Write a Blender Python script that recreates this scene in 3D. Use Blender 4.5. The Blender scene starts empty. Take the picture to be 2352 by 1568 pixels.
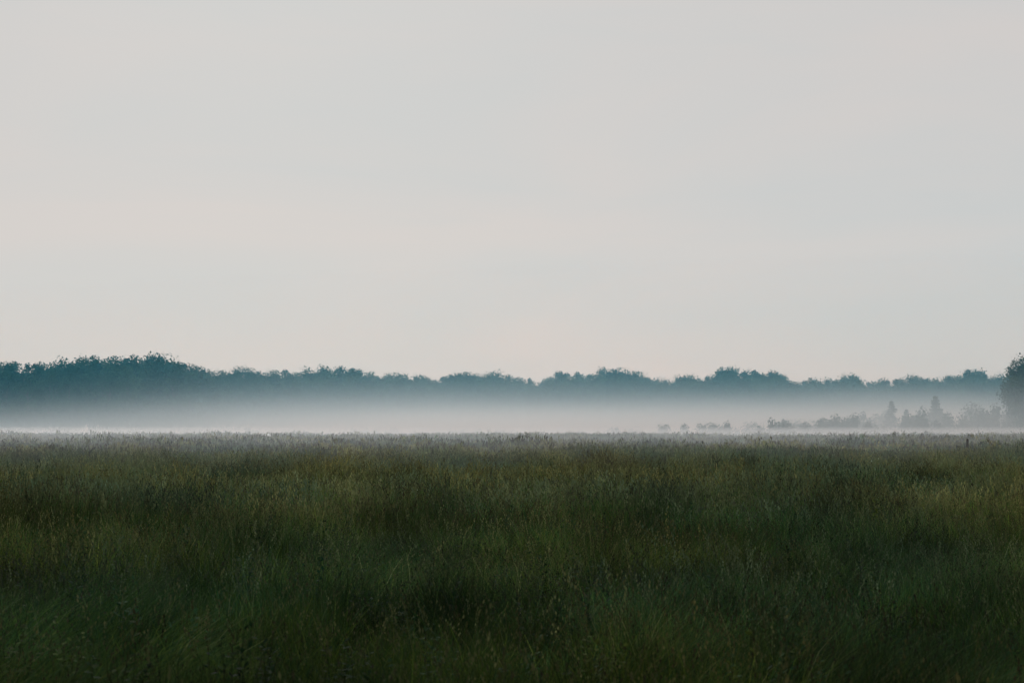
import bpy, math, random, bmesh
import numpy as np
from mathutils import noise, Vector, Matrix
S = bpy.context.scene
S.view_settings.view_transform = 'Standard'
S.view_settings.look = 'None'
S.view_settings.exposure = 0
rng = np.random.default_rng(7)
EYE = 2.2
F = 1422.0

def smooth(a, b, x):
    t = np.clip((x - a) / (b - a), 0, 1)
    return t * t * (3 - 2 * t)

def ground_z(x, y):
    x = np.asarray(x, float); y = np.asarray(y, float)
    und = 0.10 * np.sin(x * 0.11 + 1.3 + y * 0.02) * np.sin(y * 0.07 + 0.4) + 0.06 * np.sin(x * 0.31 + y * 0.23)
    return und - 2.2 * smooth(165, 235, y + 4 * np.sin(x * 0.03))

# ---------------------------------------------------------------- materials
def new_mat(name):
    m = bpy.data.materials.new(name); m.use_nodes = True
    m.node_tree.nodes.clear()
    return m, m.node_tree.nodes, m.node_tree.links

def foliage_mat(name, patch_a, patch_b, scale, transl=0.3, rnd=0.25, scale2=None):
    m, N, L = new_mat(name)
    out = N.new('ShaderNodeOutputMaterial')
    geo = N.new('ShaderNodeNewGeometry')
    nz = N.new('ShaderNodeTexNoise'); nz.inputs['Scale'].default_value = scale
    nz.inputs['Detail'].default_value = 4
    L.new(geo.outputs['Position'], nz.inputs['Vector'])
    mr = N.new('ShaderNodeMapRange')
    mr.inputs['From Min'].default_value = 0.38; mr.inputs['From Max'].default_value = 0.62
    L.new(nz.outputs['Fac'], mr.inputs['Value'])
    mix = N.new('ShaderNodeMix'); mix.data_type = 'RGBA'
    mix.inputs['A'].default_value = (*patch_a, 1); mix.inputs['B'].default_value = (*patch_b, 1)
    L.new(mr.outputs['Result'], mix.inputs['Factor'])
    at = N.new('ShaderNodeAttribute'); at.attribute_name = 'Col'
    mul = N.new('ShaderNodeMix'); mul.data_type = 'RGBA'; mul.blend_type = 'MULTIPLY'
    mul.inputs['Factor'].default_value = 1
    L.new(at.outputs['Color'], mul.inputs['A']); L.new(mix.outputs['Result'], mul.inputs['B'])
    oi = N.new('ShaderNodeObjectInfo')
    mr2 = N.new('ShaderNodeMapRange')
    mr2.inputs['To Min'].default_value = 1 - rnd; mr2.inputs['To Max'].default_value = 1 + rnd
    L.new(oi.outputs['Random'], mr2.inputs['Value'])
    fac = mr2.outputs['Result']
    if scale2:
        n2 = N.new('ShaderNodeTexNoise'); n2.inputs['Scale'].default_value = scale2; n2.inputs['Detail'].default_value = 3
        L.new(geo.outputs['Position'], n2.inputs['Vector'])
        m3 = N.new('ShaderNodeMapRange'); m3.inputs['From Min'].default_value = .36; m3.inputs['From Max'].default_value = .64
        m3.inputs['To Min'].default_value = .42; m3.inputs['To Max'].default_value = 1.55
        L.new(n2.outputs['Fac'], m3.inputs['Value'])
        mm = N.new('ShaderNodeMath'); mm.operation = 'MULTIPLY'
        L.new(fac, mm.inputs[0]); L.new(m3.outputs['Result'], mm.inputs[1]); fac = mm.outputs[0]
    sc = N.new('ShaderNodeVectorMath'); sc.operation = 'SCALE'
    L.new(mul.outputs['Result'], sc.inputs[0]); L.new(fac, sc.inputs['Scale'])
    d = N.new('ShaderNodeBsdfPrincipled')
    d.inputs['Roughness'].default_value = 0.8
    d.inputs['Specular IOR Level'].default_value = 0.06
    t = N.new('ShaderNodeBsdfTranslucent')
    L.new(sc.outputs['Vector'], d.inputs['Base Color']); L.new(sc.outputs['Vector'], t.inputs['Color'])
    ms = N.new('ShaderNodeMixShader'); ms.inputs[0].default_value = transl
    L.new(d.outputs[0], ms.inputs[1]); L.new(t.outputs[0], ms.inputs[2])
    L.new(ms.outputs[0], out.inputs['Surface'])
    return m

MAT_GRASS = foliage_mat('grass_mat', (0.58, 0.95, 0.95), (1.10, 1.12, 0.66), 0.16, 0.4, scale2=0.6)
MAT_LEAF = foliage_mat('leaf_mat', (0.8, 0.95, 0.9), (1.1, 1.05, 0.9), 0.05, 0.2, rnd=0.3)

def simple_noise_mat(name, c1, c2, scale, rough=0.9, bump=0.3, detail=8):
    m, N, L = new_mat(name)
    out = N.new('ShaderNodeOutputMaterial'); p = N.new('ShaderNodeBsdfPrincipled')
    p.inputs['Roughness'].default_value = rough
    p.inputs['Specular IOR Level'].default_value = 0.1
    geo = N.new('ShaderNodeNewGeometry')
    nz = N.new('ShaderNodeTexNoise'); nz.inputs['Scale'].default_value = scale; nz.inputs['Detail'].default_value = detail
    L.new(geo.outputs['Position'], nz.inputs['Vector'])
    cr = N.new('ShaderNodeValToRGB')
    cr.color_ramp.elements[0].position = 0.35; cr.color_ramp.elements[1].position = 0.65
    cr.color_ramp.elements[0].color = (*c1, 1); cr.color_ramp.elements[1].color = (*c2, 1)
    L.new(nz.outputs['Fac'], cr.inputs[0]); L.new(cr.outputs[0], p.inputs['Base Color'])
    b = N.new('ShaderNodeBump'); b.inputs['Strength'].default_value = bump
    L.new(nz.outputs['Fac'], b.inputs['Height']); L.new(b.outputs[0], p.inputs['Normal'])
    L.new(p.outputs[0], out.inputs['Surface'])
    return m
MAT_BARK = simple_noise_mat('bark_mat', (0.035, 0.03, 0.025), (0.08, 0.07, 0.06), 3)
MAT_GROUND = simple_noise_mat('ground_mat', (0.012, 0.019, 0.009), (0.026, 0.032, 0.015), 0.8)
MAT_POST = simple_noise_mat('weathered_wood_mat', (0.035, 0.03, 0.026), (0.07, 0.06, 0.05), 12)
MAT_BALE = simple_noise_mat('white_wrap_mat', (0.7, 0.7, 0.7), (0.82, 0.82, 0.82), 6, 0.4)

# ---------------------------------------------------------------- mesh builder
class MB:
    def __init__(s): s.v = []; s.f = []; s.c = []; s.m = []; s.n = 0
    def add(s, verts, faces, col, mat=0):
        o = s.n
        s.v.extend(verts); s.n += len(verts)
        for f in faces: s.f.append(tuple(i + o for i in f)); s.m.append(mat)
        if isinstance(col, tuple): s.c.extend([col] * len(verts))
        else: s.c.extend(col)
    def mesh(s, name, mats):
        me = bpy.data.meshes.new(name)
        me.from_pydata([tuple(map(float, p)) for p in s.v], [], s.f)
        for m in mats: me.materials.append(m)
        me.polygons.foreach_set('material_index', s.m)
        ca = me.color_attributes.new('Col', 'FLOAT_COLOR', 'POINT')
        arr = np.ones((s.n, 4), np.float32); arr[:, :3] = np.array(s.c)
        ca.data.foreach_set('color', arr.ravel())
        me.update()
        return me

def tube(mb, pts, rads, col, mat=0, k=6):
    pts = [np.array(p, float) for p in pts]
    V = []
    for i, p in enumerate(pts):
        d = pts[min(i + 1, len(pts) - 1)] - pts[max(i - 1, 0)]
        d /= np.linalg.norm(d) + 1e-9
        a = np.cross(d, [0.3, 0.9, 0.1]); a /= np.linalg.norm(a) + 1e-9
        b = np.cross(d, a)
        for j in range(k):
            t = 2 * math.pi * j / k
            V.append(p + rads[i] * (math.cos(t) * a + math.sin(t) * b))
    Fc = []
    for i in range(len(pts) - 1):
        for j in range(k):
            Fc.append((i * k + j, i * k + (j + 1) % k, (i + 1) * k + (j + 1) % k, (i + 1) * k + j))
    mb.add(V, Fc, col, mat)

# ---------------------------------------------------------------- instancer
def instancer(name, pts, rot, scl, idx, protos):
    col = bpy.data.collections.new(name + '_parts')
    for i, me in enumerate(protos):
        col.objects.link(bpy.data.objects.new('%s_part_%02d' % (name, i), me))
    me = bpy.data.meshes.new(name)
    n = len(pts)
    me.vertices.add(n)
    me.vertices.foreach_set('co', np.asarray(pts, np.float32).ravel())
    a = me.attributes.new('rot', 'FLOAT_VECTOR', 'POINT'); a.data.foreach_set('vector', np.asarray(rot, np.float32).ravel())
    a = me.attributes.new('scl', 'FLOAT_VECTOR', 'POINT'); a.data.foreach_set('vector', np.asarray(scl, np.float32).ravel())
    a = me.attributes.new('pidx', 'INT', 'POINT'); a.data.foreach_set('value', np.asarray(idx, np.int32))
    ob = bpy.data.objects.new(name, me); S.collection.objects.link(ob)
    ng = bpy.data.node_groups.new(name + '_gn', 'GeometryNodeTree')
    ng.interface.new_socket('Geometry', in_out='INPUT', socket_type='NodeSocketGeometry')
    ng.interface.new_socket('Geometry', in_out='OUTPUT', socket_type='NodeSocketGeometry')
    N = ng.nodes; L = ng.links
    gi = N.new('NodeGroupInput'); go = N.new('NodeGroupOutput')
    ip = N.new('GeometryNodeInstanceOnPoints')
    ci = N.new('GeometryNodeCollectionInfo')
    ci.inputs['Collection'].default_value = col
    ci.inputs['Separate Children'].default_value = True
    ci.inputs['Reset Children'].default_value = True
    ip.inputs['Pick Instance'].default_value = True
    def na(nm, dt):
        x = N.new('GeometryNodeInputNamedAttribute'); x.data_type = dt; x.inputs['Name'].default_value = nm
        return x.outputs['Attribute']
    L.new(gi.outputs[0], ip.inputs['Points']); L.new(ci.outputs[0], ip.inputs['Instance'])
    L.new(na('pidx', 'INT'), ip.inputs['Instance Index'])
    L.new(na('rot', 'FLOAT_VECTOR'), ip.inputs['Rotation'])
    L.new(na('scl', 'FLOAT_VECTOR'), ip.inputs['Scale'])
    L.new(ip.outputs[0], go.inputs[0])
    md = ob.modifiers.new('scatter', 'NODES'); md.node_group = ng
    return ob

# ---------------------------------------------------------------- grass prototypes
def blade(mb, R, x, y, h, w, ang, bend, col, segs=3):
    dx, dy = math.cos(ang), math.sin(ang)
    fa = R.uniform(0, math.pi * 2)
    px, py = math.cos(fa), math.sin(fa)
    V = []; C = []
    for i in range(segs + 1):
        t = i / segs
        off = bend * h * t ** 2
        z = h * (t - 0.35 * bend * t * t)
        ww = w * (1 - t) ** 0.6 * 0.5
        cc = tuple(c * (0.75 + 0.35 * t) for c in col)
        if i == segs:
            V.append((x + dx * off, y + dy * off, z)); C.append(cc)
        else:
            V.append((x + dx * off - px * ww, y + dy * off - py * ww, z))
            V.append((x + dx * off + px * ww, y + dy * off + py * ww, z)); C += [cc, cc]
    Fc = [(2 * i, 2 * i + 1, 2 * i + 3, 2 * i + 2) for i in range(segs - 1)]
    Fc.append((2 * segs - 2, 2 * segs - 1, 2 * segs))
    mb.add(V, Fc, C)

def seed_stalk(mb, R, x, y, h, col, headcol, wmul=1.0):
    ang = R.uniform(0, 6.28); b = R.uniform(0.03, 0.5)
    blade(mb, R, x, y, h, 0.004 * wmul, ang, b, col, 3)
    dx, dy = math.cos(ang), math.sin(ang)
    n = R.randint(6, 10)
    for i in range(n):
        t = 0.8 + 0.22 * i / n
        cx = x + dx * b * h * t * t + R.gauss(0, 0.010) * wmul
        cy = y + dy * b * h * t * t + R.gauss(0, 0.010) * wmul
        cz = h * (t - 0.35 * b * t * t)
        s = R.uniform(0.003, 0.007) * wmul; fa = R.uniform(0, 6.28)
        px, py = math.cos(fa) * s, math.sin(fa) * s
        l = s * 2.4
        mb.add([(cx, cy, cz - l), (cx + px, cy + py, cz), (cx, cy, cz + l), (cx - px, cy - py, cz)], [(0, 1, 2, 3)], headcol)

GREENS = [(0.052, 0.085, 0.022), (0.070, 0.096, 0.020), (0.034, 0.068, 0.028), (0.095, 0.110, 0.030), (0.022, 0.055, 0.030)]
STRAWS = [(0.112, 0.105, 0.060), (0.095, 0.088, 0.052), (0.05, 0.040, 0.032), (0.135, 0.125, 0.075)]
def tuft(seed, rad, n, wmul, hmin, hmax, stalks, bendbase=0.25, lean=None, straw=.06, tone=1.0, head=None):
    R = random.Random(seed); mb = MB()
    for i in range(n):
        r = rad * math.sqrt(R.random()); a = R.uniform(0, 6.28)
        col = R.choice(GREENS)
        if R.random() < straw: col = R.choice(STRAWS)
        q = tone * R.choice([.6, .8, 1, 1.1, 1.7])
        col = tuple(c * q for c in col)
        ang = R.uniform(0, 6.28) if lean is None else R.gauss(lean, 0.5)
        bend = abs(R.gauss(bendbase, 0.25))
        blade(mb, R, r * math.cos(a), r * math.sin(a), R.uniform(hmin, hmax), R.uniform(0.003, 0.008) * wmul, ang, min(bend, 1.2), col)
    for i in range(stalks):
        r = rad * math.sqrt(R.random()); a = R.uniform(0, 6.28)
        q = tone if head is None else head
        seed_stalk(mb, R, r * math.cos(a), r * math.sin(a), R.uniform(hmax * 0.85, hmax * 1.35), tuple(c * q for c in R.choice(GREENS + STRAWS[:2])), tuple(c * q for c in R.choice(STRAWS)), wmul)
    return mb.mesh('grass_tuft', [MAT_GRASS])

def weed(seed, h, dark):
    R = random.Random(seed); mb = MB()
    for s in range(R.randint(4, 7)):
        a = R.uniform(0, 6.28); lean = R.uniform(0.05, 0.3) * h
        bx, by = R.gauss(0, 0.05), R.gauss(0, 0.05)
        hh = h * R.uniform(0.7, 1.0)
        tube(mb, [(bx, by, 0), (bx + math.cos(a) * lean * .4, by + math.sin(a) * lean * .4, hh * .55), (bx + math.cos(a) * lean, by + math.sin(a) * lean, hh)],
             [0.004, 0.003, 0.0015], (0.05, 0.06, 0.03), 0, 3)
        for i in range(26):
            t = R.uniform(0.2, 1.0)
            c = np.array([bx + math.cos(a) * lean * t ** 1.3, by + math.sin(a) * lean * t ** 1.3, hh * t])
            aa = R.uniform(0, 6.28); l = R.uniform(0.03, 0.09) * (1.25 - t * .7)
            d = np.array([math.cos(aa), math.sin(aa), R.uniform(-0.2, 0.7)])
            sd = np.array([-math.sin(aa), math.cos(aa), R.uniform(-.3, .3)]) * l * 0.28
            col = (0.024, 0.050, 0.026) if dark else (0.070, 0.090, 0.026)
            k = R.uniform(0.7, 1.3); col = tuple(q * k for q in col)
            mb.add([c, c + d * l * .5 + sd, c + d * l, c + d * l * .5 - sd], [(0, 1, 2, 3)], col)
    return mb.mesh('weed', [MAT_GRASS])

protos = []
for i in range(6): protos.append(tuft(10 + i, 0.20, 66, 1.0, 0.2, 0.78, [1, 2, 0, 2, 1, 1][i], [.3, .5, .7, .35, .6, .45][i], tone=.56, head=.5))   # 0-5 near, foreground vignette darkening painted into blade colour
for i in range(2): protos.append(tuft(30 + i, 0.25, 80, 1.0, 0.45, 0.85, 1, 0.85, 0.4, tone=1.1, head=.7))     # 6-7 lodged
for i in range(5): protos.append(tuft(40 + i, 0.36, 70, 1.9, 0.25, 0.80, [3, 7, 2, 10, 5][i], .35, tone=1.65, head=1.35))                # 8-12 mid
for i in range(5): protos.append(tuft(60 + i, 1.1, 150, 4.5, 0.3, 0.80, 18, tone=1.85, head=1.6))               # 13-17 far
protos.append(weed(80, 0.8, True)); protos.append(weed(81, 0.95, False)); protos.append(weed(82, 0.7, True))  # 18-20
mbf = MB(); Rf = random.Random(5)
for s in range(2):
    bx, by = Rf.gauss(0, .05), Rf.gauss(0, .05); hh = Rf.uniform(.75, .95)
    tube(mbf, [(bx, by, 0), (bx * 1.5, by * 1.5, hh)], [0.003, 0.002], (0.05, 0.07, 0.03), 0, 3)
    for i in range(10):
        a = Rf.uniform(0, 6.28); r = 0.02 * math.sqrt(Rf.random()); c = np.array([bx * 1.5 + r * math.cos(a), by * 1.5 + r * math.sin(a), hh + Rf.gauss(0, .006)])
        s_ = 0.005
        mbf.add([c + [s_, 0, 0], c + [0, s_, s_], c + [-s_, 0, 0], c + [0, -s_, -s_ * .5]], [(0, 1, 2, 3)], (0.6, 0.6, 0.6))
protos.append(mbf.mesh('flower', [MAT_GRASS]))  # 21
for i in range(4): protos.append(tuft(90 + i, 0.20, 62, 1.05, 0.22, 0.80, [2, 4, 1, 5][i], [.35, .5, .45, .3][i], tone=1.4, head=1.0))   # 22-25 near size, paler side of the painted vignette

def scatter(y0, y1, dens, margin=3.0, k=0.47):
    xm = k * y1 + margin
    n = int((y1 - y0) * 2 * xm * dens)
    x = rng.uniform(-xm, xm, n); y = rng.uniform(y0, y1, n)
    keep = np.abs(x) < k * y + margin
    return x[keep], y[keep]

P = []; Rr = []; Sc = []; I = []
def put(x, y, idx, smin, smax, tilt=.08):
    z = ground_z(x, y) - 0.02
    n = len(x)
    cl = np.array([noise.noise(Vector((a * 0.45, b * 0.28, 0.0))) for a, b in zip(x, y)])
    cl2 = np.array([noise.noise(Vector((a * 0.09, b * 0.06, 5.0))) for a, b in zip(x, y)])
    cl3 = np.array([noise.noise(Vector((a * 1.4, b * 1.2, 2.0))) for a, b in zip(x, y)])
    s = rng.uniform(smin, smax, n) * (1 + 0.45 * cl + 0.25 * cl2 + .45 * cl3)
    P.append(np.stack([x, y, z], 1))
    Rr.append(np.stack([rng.normal(0, tilt, n), rng.normal(0, tilt, n), rng.uniform(0, 6.283, n)], 1))
    w = rng.uniform(.9, 1.15, n)
    Sc.append(np.stack([w, w, s], 1)); I.append(idx)
x, y = scatter(3.0, 27, 30)
pn = np.array([noise.noise(Vector((a * 0.22, b * 0.16, 3.0))) for a, b in zip(x, y)])
pale = rng.random(len(x)) < np.clip((y - 11) / 15 + pn * 1.1, 0, 1)  # dark tufts yield to paler ones with distance: painted vignette, broken by noise
idx = np.where(pale, rng.integers(22, 26, len(x)), rng.integers(0, 6, len(x))); put(x, y, idx, 0.7, 1.15, .16)
lod = np.array([noise.noise(Vector((a * 0.35, b * 0.25, 9.0))) for a, b in zip(x, y)])
m = (lod > 0.12) & (rng.random(len(x)) < 0.6)
n = m.sum(); put(x[m], y[m], rng.integers(6, 8, n), .8, 1.1); Rr[-1][:, 2] = rng.normal(0, .3, n)
x, y = scatter(24, 72, 11); put(x, y, rng.integers(8, 13, len(x)), 0.75, 1.15, .12)
x, y = scatter(66, 240, 1.5, 8); put(x, y, rng.integers(13, 18, len(x)), 0.8, 1.1)
x, y = scatter(4, 70, 1.0); put(x, y, rng.choice([18, 19, 20], len(x), p=[.5, .12, .38]), 0.8, 1.2)
x, y = scatter(16, 70, 0.006); put(x, y, np.full(len(x), 21), 0.9, 1.1)
P = np.concatenate(P); Rr = np.concatenate(Rr); Sc = np.concatenate(Sc); I = np.concatenate(I)
print('grass instances', len(P))
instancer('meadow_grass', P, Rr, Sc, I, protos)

# ---------------------------------------------------------------- ground
ys = np.concatenate([np.linspace(-400, 0, 9), np.linspace(4, 300, 100), np.linspace(320, 700, 12), [1000, 1800, 4000]])
xs = np.concatenate([[-4000, -1500, -700, -400], np.linspace(-260, 260, 131), [400, 700, 1500, 4000]])
X, Y = np.meshgrid(xs, ys); Z = ground_z(X, Y)
V = np.stack([X.ravel(), Y.ravel(), Z.ravel()], 1); nx = len(xs)
Fc = [(j * nx + i, j * nx + i + 1, (j + 1) * nx + i + 1, (j + 1) * nx + i) for j in range(len(ys) - 1) for i in range(nx - 1)]
me = bpy.data.meshes.new('meadow_ground'); me.from_pydata(V.tolist(), [], Fc); me.materials.append(MAT_GROUND)
for p in me.polygons: p.use_smooth = True
S.collection.objects.link(bpy.data.objects.new('meadow_ground', me))

# ---------------------------------------------------------------- trees
def leaf_cloud(mb, R, c, rad, n, size, col, squash=0.8):
    for i in range(n):
        d = np.array([R.gauss(0, 1), R.gauss(0, 1), R.gauss(0, 1)]); d /= np.linalg.norm(d) + 1e-9
        p = c + d * rad * (R.random() ** 0.45) * np.array([1, 1, squash])
        a = np.array([R.gauss(0, 1), R.gauss(0, 1), R.gauss(0, 1)]); a /= np.linalg.norm(a)
        b = np.cross(a, d + np.array([.01, .02, .3])); b /= np.linalg.norm(b) + 1e-9
        s = size * R.uniform(.6, 1.3)
        k = R.uniform(.75, 1.25); cc = tuple(q * k for q in col)
        mb.add([p - a * s * .5, p + b * s * .35, p + a * s * .5, p - b * s * .35], [(0, 1, 2, 3)], cc, 0)

def broadleaf(seed, H=16, CR=5, clumps=36, lpc=75, size=.5, low=.2):
    R = random.Random(seed); mb = MB()
    bx, by = R.gauss(0, .4), R.gauss(0, .4)
    tr = H * 0.018
    top = np.array([bx, by, H * .8])
    tube(mb, [(0, 0, -.3), (0, 0, H * .15), (bx * .5, by * .5, H * .45), top], [tr * 1.4, tr, tr * .7, tr * .2], (.06, .055, .045), 1, 7)
    base = (0.028, 0.054, 0.026)
    zc = H * (low + 1) / 2; rz = H * (1 - low) / 2
    for i in range(clumps):
        while True:
            d = np.array([R.uniform(-1, 1), R.uniform(-1, 1), R.uniform(-1, 1)])
            if .25 < np.dot(d, d) < 1: break
        wide = 1.0 - .25 * max(0, d[2])
        c = np.array([d[0] * CR * wide * .85, d[1] * CR * wide * .85, zc + d[2] * rz * .88])
        t0 = min(.75, max(.15, (c[2] - CR * .5) / H)); st = np.array([bx * t0, by * t0, H * t0])
        mid = (st + c) / 2 + np.array([0, 0, -.3])
        tube(mb, [st, mid, c], [tr * .35, tr * .2, tr * .06], (.06, .055, .045), 1, 4)
        k = R.uniform(.5, 1.6)
        leaf_cloud(mb, R, c, CR * R.uniform(.2, .40), lpc, size, tuple(q * k for q in base), R.uniform(.65, 1))
    return mb.mesh('broadleaf_tree', [MAT_LEAF, MAT_BARK])

def spruce(seed, H=8, size=.34):
    R = random.Random(seed); mb = MB()
    tube(mb, [(0, 0, -.2), (0, 0, H * .5), (0, 0, H)], [H * .016, H * .01, .01], (.06, .05, .045), 1, 6)
    tiers = int(H * 2.6)
    for t in range(tiers):
        f = t / tiers; z = H * (.04 + .94 * f); rl = H * .42 * (1 - f) ** 1.0 + .1
        for b in range(8):
            a = R.uniform(0, 6.28); l = rl * R.uniform(.5, 1.2)
            e = np.array([math.cos(a) * l, math.sin(a) * l, z - l * .2]); s0 = np.array([0, 0, z])
            tube(mb, [s0, e], [.02, .006], (.05, .045, .04), 1, 3)
            for q in range(14):
                u = R.uniform(.15, 1); p = s0 + (e - s0) * u
                leaf_cloud(mb, R, p, .2 + .1 * (1 - u), 1, size, (.03, .05, .03), .6)
    return mb.mesh('spruce_tree', [MAT_LEAF, MAT_BARK])

def shrub(seed, H=2.6, W=1.6):
    R = random.Random(seed); mb = MB()
    for i in range(12):
        a = R.uniform(0, 6.28); r = W * math.sqrt(R.random()) * .8; h = H * R.uniform(.45, .88) * (1 - .35 * r / W)
        e = np.array([r * math.cos(a), r * math.sin(a), h])
        tube(mb, [(0, 0, 0), e * [.4, .4, .5], e], [.04, .03, .01], (.06, .05, .04), 1, 4)
        k = R.uniform(.7, 1.2)
        leaf_cloud(mb, R, e, H * R.uniform(.18, .28), 80, .2, (.04 * k, .058 * k, .03 * k), 1.0)
        leaf_cloud(mb, R, e * [1, 1, .5], H * .28, 80, .2, (.035 * k, .05 * k, .028 * k), 1.0)
        leaf_cloud(mb, R, e * [1, 1, .2], H * .2, 50, .2, (.035 * k, .05 * k, .028 * k), 1.0)
    return mb.mesh('shrub', [MAT_LEAF, MAT_BARK])

tree_protos = [broadleaf(100 + i, 16, CR, cl, 95, .5, low) for i, (CR, cl, low) in enumerate(
    [(5.2, 44, .12), (4.2, 38, .15), (6.0, 50, .1), (3.6, 34, .12), (5.0, 38, .15), (4.6, 42, .08)])]

prof = [(-500, 842), (0, 829), (60, 841), (130, 836), (200, 824), (280, 830), (350, 822), (420, 832), (455, 845), (500, 857), (530, 861), (560, 850),
 (640, 855), (720, 852), (830, 849), (860, 862), (950, 865), (1010, 870), (1050, 860), (1130, 860), (1165, 862), (1200, 876), (1250, 874),
 (1270, 856), (1330, 858), (1360, 869), (1400, 847), (1450, 860), (1500, 872), (1540, 875), (1600, 863), (1640, 873), (1670, 842), (1695, 865), (1720, 853),
 (1745, 865), (1765, 848), (1800, 867), (1880, 878), (1930, 876), (1950, 860), (1970, 876), (2060, 876), (2110, 868), (2160, 879), (2190, 866), (2230, 854),
 (2290, 867), (2330, 860), (2600, 868), (2900, 856)]
px_, py_ = zip(*prof)
def Dof(px): return np.interp(px, [-600, 0, 430, 560, 1000, 1500, 2100, 2900], [300, 335, 350, 400, 450, 475, 480, 450])
P = []; Rr = []; Sc = []; I = []
for row in range(6):
    px = -560 + rng.uniform(0, 20)
    while px < 2900:
        D = Dof(px) + row * 8 + rng.uniform(-3, 3)
        t = (px - 1176) / 2.297 / F
        x = t * D
        top = (424 - np.interp(px, px_, py_) / 2.297) / F * D + EYE
        H = top - float(ground_z(x, D))
        k = [0.88, 1.01, 1.02, 1.0, .98, .97][row] * rng.uniform(.94, 1.05)
        s = H * k / 15.3
        P.append((x, D, float(ground_z(x, D)) - .2)); Rr.append((0, 0, rng.uniform(0, 6.28)))
        w = s * rng.uniform(.7, 1.05); Sc.append((w, w, s)); I.append(rng.integers(0, 6))
        px += rng.uniform(3.6, 6.0) / D * F * 2.297
sh_protos = [shrub(200 + i, H, W) for i, (H, W) in enumerate([(2.6, 1.5), (3.2, 1.4), (2.0, 1.8), (3.6, 1.9)])]
off = len(tree_protos)
px = -560
while px < 2900:
    D = Dof(px) - 6 + rng.uniform(-4, 4); x = (px - 1176) / 2.297 / F * D
    P.append((x, D, float(ground_z(x, D)) - .1)); Rr.append((0, 0, rng.uniform(0, 6.28)))
    s = rng.uniform(1.0, 2.0); Sc.append((s, s, s)); I.append(off + rng.integers(0, 4))
    px += rng.uniform(1.5, 4) / D * F * 2.297
print('trees', len(P))
instancer('distant_tree_line', P, Rr, Sc, I, tree_protos + sh_protos)

P = []; Rr = []; Sc = []; I = []
def put_shrub(px, ytop, D, wk=1.0):
    x = (px - 1176) / 2.297 / F * D; g = float(ground_z(x, D))
    top = (424 - ytop / 2.297) / F * D + EYE
    h = max(.8, top - g); i = int(rng.integers(0, 4)); H0 = [2.6, 3.2, 2.0, 3.6][i]
    s = h / H0
    P.append((x, D, g - .1)); Rr.append((0, 0, rng.uniform(0, 6.28))); Sc.append((s * wk, s * wk, s)); I.append(i)
for px, yt, D in [(1412, 974, 215), (1462, 974, 222), (1490, 982, 226), (1525, 964, 220), (1575, 964, 224), (1610, 962, 226), (1642, 960, 230), (1675, 964, 226), (1716, 974, 222),
                  (1775, 956, 222), (1800, 954, 226), (1815, 964, 224), (1850, 960, 230), (1885, 956, 236), (1910, 946, 240), (1940, 941, 242), (1965, 946, 244), (2010, 964, 236),
                  (2090, 942, 250), (2110, 940, 246), (2180, 936, 256), (2200, 943, 258), (2235, 928, 262), (2265, 943, 262), (2290, 924, 266), (2325, 918, 262), (2350, 928, 258), (2400, 930, 262), (2450, 925, 260),
                  (1015, 982, 228), (1040, 980, 230), (1073, 980, 226), (985, 986, 232), (935, 986, 236), (880, 988, 240), (860, 986, 240), (1180, 988, 230)]:
    put_shrub(px, yt, D + 16, 0.8)
for i in range(70):
    px = rng.uniform(-250, 2600); D = rng.uniform(250, 315)
    put_shrub(px, rng.uniform(975, 992) if px < 1500 else rng.uniform(940, 985), D, 1.0)
for i in range(16):
    px = rng.uniform(1980, 2600); D = rng.uniform(290, 340)
    put_shrub(px, rng.uniform(912, 948), D, .9)
instancer('distant_shrubs', P, Rr, Sc, I, sh_protos)

sp = [spruce(300, 8), spruce(301, 7)]
for i, (px, yt, D) in enumerate([(2047, 915, 290), (2148, 904, 295), (2080, 935, 285)]):
    x = (px - 1176) / 2.297 / F * D; g = float(ground_z(x, D)); h = (424 - yt / 2.297) / F * D + EYE - g
    o = bpy.data.objects.new('spruce_tree', sp[i % 2]); S.collection.objects.link(o)
    s = h / [8, 7][i % 2]; o.scale = (s, s, s); o.location = (x, D, g); o.rotation_euler[2] = i * 1.3

o = bpy.data.objects.new('oak_tree', broadleaf(404, 18.8, 6.8, 90, 170, .42, .08)); S.collection.objects.link(o)
D = 262; x = (2380 - 1176) / 2.297 / F * D; o.location = (x, D, float(ground_z(x, D)) - .1)
o = bpy.data.objects.new('oak_tree', broadleaf(405, 13, 5.5, 60, 140, .42, .05)); S.collection.objects.link(o)
D = 285; x = (2470 - 1176) / 2.297 / F * D; o.location = (x, D, float(ground_z(x, D)) - .1)

# ---------------------------------------------------------------- post and bale
mb = MB()
tube(mb, [(0, 0, -.3), (.005, 0, .6), (.01, .01, 1.22), (.012, .01, 1.30), (.012, .01, 1.31)], [.07, .065, .06, .045, .001], (1, 1, 1), 0, 10)
tube(mb, [(.055, 0, 1.05), (.085, 0, 1.05)], [.015, .015], (1, 1, 1), 0, 6)
o = bpy.data.objects.new('fence_post', mb.mesh('fence_post', [MAT_POST])); S.collection.objects.link(o)
x = (2218 - 1176) / 2.297 / F * 68; o.location = (x, 68, float(ground_z(x, 68))); o.rotation_euler = (0, .03, .4); o.scale = (1, 1, 1.12)
mb = MB()
rr = .6
prof_b = [(-.6, .001), (-.6, rr * .8), (-.56, rr * .95), (-.48, rr), (.48, rr), (.56, rr * .95), (.6, rr * .8), (.6, .001)]
tube(mb, [(a, 0, rr) for a, b in prof_b], [b for a, b in prof_b], (1, 1, 1), 0, 24)
bm = mb.mesh('wrapped_hay_bale', [MAT_BALE])
o = bpy.data.objects.new('wrapped_hay_bale', bm); S.collection.objects.link(o)
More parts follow.
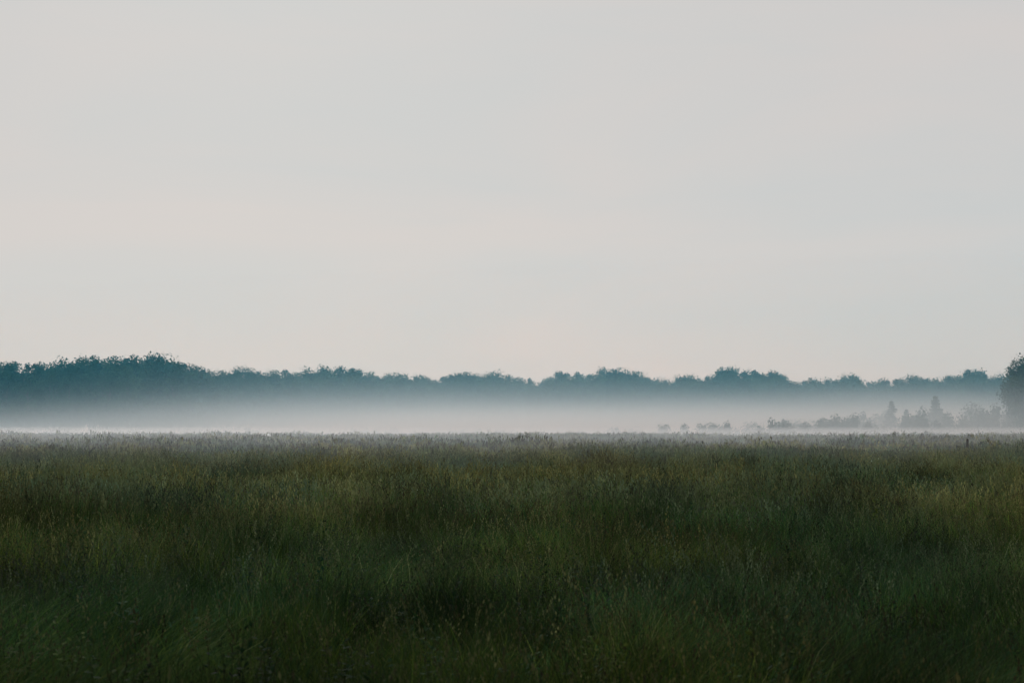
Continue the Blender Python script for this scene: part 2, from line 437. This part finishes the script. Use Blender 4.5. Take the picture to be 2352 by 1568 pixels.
x = (612 - 1176) / 2.297 / F * 148; o.location = (x, 148, float(ground_z(x, 148)) + .08); o.rotation_euler[2] = 1.35

# ---------------------------------------------------------------- fog (real scattering volumes)
def math_n(N, L, op, a, b=None, c=None, clamp=False):
    n = N.new('ShaderNodeMath'); n.operation = op; n.use_clamp = clamp
    for i, v in enumerate((a, b, c)):
        if v is None: continue
        if isinstance(v, (int, float)): n.inputs[i].default_value = v
        else: L.new(v, n.inputs[i])
    return n.outputs[0]
def ramp(N, L, v, a, b, lo, hi):
    n = N.new('ShaderNodeMapRange'); n.interpolation_type = 'SMOOTHSTEP'
    L.new(v, n.inputs['Value'])
    for k, q in zip(('From Min', 'From Max', 'To Min', 'To Max'), (a, b, lo, hi)): n.inputs[k].default_value = q
    return n.outputs['Result']
def fog_box(name, lo, hi, color, dens=None, g=.55):
    b = bmesh.new(); bmesh.ops.create_cube(b, size=1)
    for v in b.verts:
        v.co = Vector([lo[i] if v.co[i] < 0 else hi[i] for i in range(3)])
    me = bpy.data.meshes.new(name); b.to_mesh(me); b.free()
    o = bpy.data.objects.new(name, me); S.collection.objects.link(o)
    m, N, L = new_mat(name + '_mat')
    out = N.new('ShaderNodeOutputMaterial'); v = N.new('ShaderNodeVolumeScatter')
    v.inputs['Anisotropy'].default_value = g; v.inputs['Color'].default_value = (*color, 1)
    if dens: v.inputs['Density'].default_value = dens
    L.new(v.outputs[0], out.inputs['Volume']); me.materials.append(m)
    return m, N, L, v
m, N, L, v = fog_box('fog_bank', (-420, 150, -2.62), (420, 540, 15), (.80, .93, 1))
geo = N.new('ShaderNodeNewGeometry'); sep = N.new('ShaderNodeSeparateXYZ'); L.new(geo.outputs['Position'], sep.inputs[0])
X_, Y_, Z_ = sep.outputs
mp = N.new('ShaderNodeMapping'); mp.inputs['Scale'].default_value = (.012, .009, .09)
L.new(geo.outputs['Position'], mp.inputs['Vector'])
nz = N.new('ShaderNodeTexNoise'); nz.inputs['Scale'].default_value = 1; nz.inputs['Detail'].default_value = 1.5
L.new(mp.outputs[0], nz.inputs['Vector'])
nf = math_n(N, L, 'SUBTRACT', nz.outputs['Fac'], .5)
topz = math_n(N, L, 'ADD', ramp(N, L, X_, -120, -10, -1.4, 4.4), ramp(N, L, X_, 90, 170, 0, -2.6))
topz = math_n(N, L, 'MULTIPLY_ADD', nf, 6.0, topz)
s_ = math_n(N, L, 'DIVIDE', math_n(N, L, 'SUBTRACT', Z_, topz), 2.0)
bank = math_n(N, L, 'DIVIDE', .016, math_n(N, L, 'ADD', 1, math_n(N, L, 'EXPONENT', s_)))
bank = math_n(N, L, 'MULTIPLY', bank, ramp(N, L, Y_, 150, 215, 0, 1))
low = math_n(N, L, 'MULTIPLY', math_n(N, L, 'EXPONENT', math_n(N, L, 'DIVIDE', math_n(N, L, 'SUBTRACT', 0, Z_), 2.0)), .006)
low = math_n(N, L, 'MINIMUM', low, .008)
low = math_n(N, L, 'MULTIPLY', low, ramp(N, L, Y_, 150, 215, 0, 1))
L.new(math_n(N, L, 'MAXIMUM', math_n(N, L, 'ADD', bank, low), 0), v.inputs['Density'])
m.cycles.volume_step_rate = 0.8
for i, (y0, zt, dd) in enumerate([(42, 1.62, .0026), (62, 1.45, .0032), (85, 1.85, .0040)]):
    fog_box('ground_mist', (-410 + i, y0, -2.6 + .01 * i), (410 - i, 235 + 4 * i, zt), (.86, .94, 1), dd)

b = bmesh.new(); bmesh.ops.create_icosphere(b, subdivisions=5, radius=1)
me = bpy.data.meshes.new('blue_haze'); b.to_mesh(me); b.free()
o = bpy.data.objects.new('blue_haze', me); S.collection.objects.link(o)
o.location = (200, 400, 0); o.scale = (560, 300, 38)
m, N, L = new_mat('blue_haze_mat')
out = N.new('ShaderNodeOutputMaterial'); v = N.new('ShaderNodeVolumeScatter')
v.inputs['Color'].default_value = (.10, .70, 1.0, 1); v.inputs['Density'].default_value = .00085; v.inputs['Anisotropy'].default_value = .4
L.new(v.outputs[0], out.inputs['Volume']); me.materials.append(m)

# ---------------------------------------------------------------- light
el, az = math.radians(26), math.radians(-10)   # az from +Y
sun = bpy.data.lights.new('sun', 'SUN'); sun.energy = 1.2; sun.angle = math.radians(22); sun.color = (1, .98, .96)
so = bpy.data.objects.new('sun', sun); S.collection.objects.link(so)
d = Vector((math.sin(az) * math.cos(el), math.cos(az) * math.cos(el), math.sin(el)))
so.rotation_euler = d.to_track_quat('Z', 'Y').to_euler()
w = bpy.data.worlds.new('World'); S.world = w; w.use_nodes = True
N = w.node_tree.nodes; L = w.node_tree.links; N.clear()
out = N.new('ShaderNodeOutputWorld'); bg = N.new('ShaderNodeBackground')
sky = N.new('ShaderNodeTexSky'); sky.sky_type = 'NISHITA'; sky.sun_disc = False
sky.sun_elevation = el; sky.sun_rotation = az
bgs = N.new('ShaderNodeBackground'); bgs.inputs['Strength'].default_value = 0.08
L.new(sky.outputs[0], bgs.inputs['Color'])
tc = N.new('ShaderNodeTexCoord'); mp = N.new('ShaderNodeMapping')
mp.inputs['Scale'].default_value = (1.2, 1.2, 5.5); mp.inputs['Rotation'].default_value = (0, math.radians(-7), 0); mp.inputs['Location'].default_value = (.4, .2, .35)
L.new(tc.outputs['Generated'], mp.inputs['Vector'])
nz = N.new('ShaderNodeTexNoise'); nz.inputs['Scale'].default_value = 1.6; nz.inputs['Detail'].default_value = 5; nz.inputs['Roughness'].default_value = .5
nz.inputs['Distortion'].default_value = .5
L.new(mp.outputs[0], nz.inputs['Vector'])
cr = N.new('ShaderNodeValToRGB')
e = cr.color_ramp.elements; e[0].position = .36; e[0].color = (.565, .595, .597, 1); e[1].position = .64; e[1].color = (.64, .61, .59, 1)
L.new(nz.outputs['Fac'], cr.inputs[0])
sx = N.new('ShaderNodeSeparateXYZ'); L.new(tc.outputs['Generated'], sx.inputs[0])
mr = N.new('ShaderNodeMapRange'); mr.inputs['From Min'].default_value = .32; mr.inputs['From Max'].default_value = .9
mr.inputs['To Min'].default_value = 1.0; mr.inputs['To Max'].default_value = .68
L.new(sx.outputs['Z'], mr.inputs['Value'])
L.new(cr.outputs[0], bg.inputs['Color']); L.new(mr.outputs[0], bg.inputs['Strength'])
mx = N.new('ShaderNodeMixShader'); mx.inputs[0].default_value = .04
L.new(bg.outputs[0], mx.inputs[1]); L.new(bgs.outputs[0], mx.inputs[2]); L.new(mx.outputs[0], out.inputs['Surface'])

# ---------------------------------------------------------------- camera
cam = bpy.data.cameras.new('camera'); co = bpy.data.objects.new('camera', cam); S.collection.objects.link(co)
cam.lens = 50; cam.sensor_width = 36; cam.clip_end = 10000; cam.clip_start = .1
co.location = (0, 0, EYE); co.rotation_euler = (math.radians(90 + 3.34), 0, 0)
cam.dof.use_dof = True; cam.dof.focus_distance = 60; cam.dof.aperture_fstop = 4.0
S.camera = co
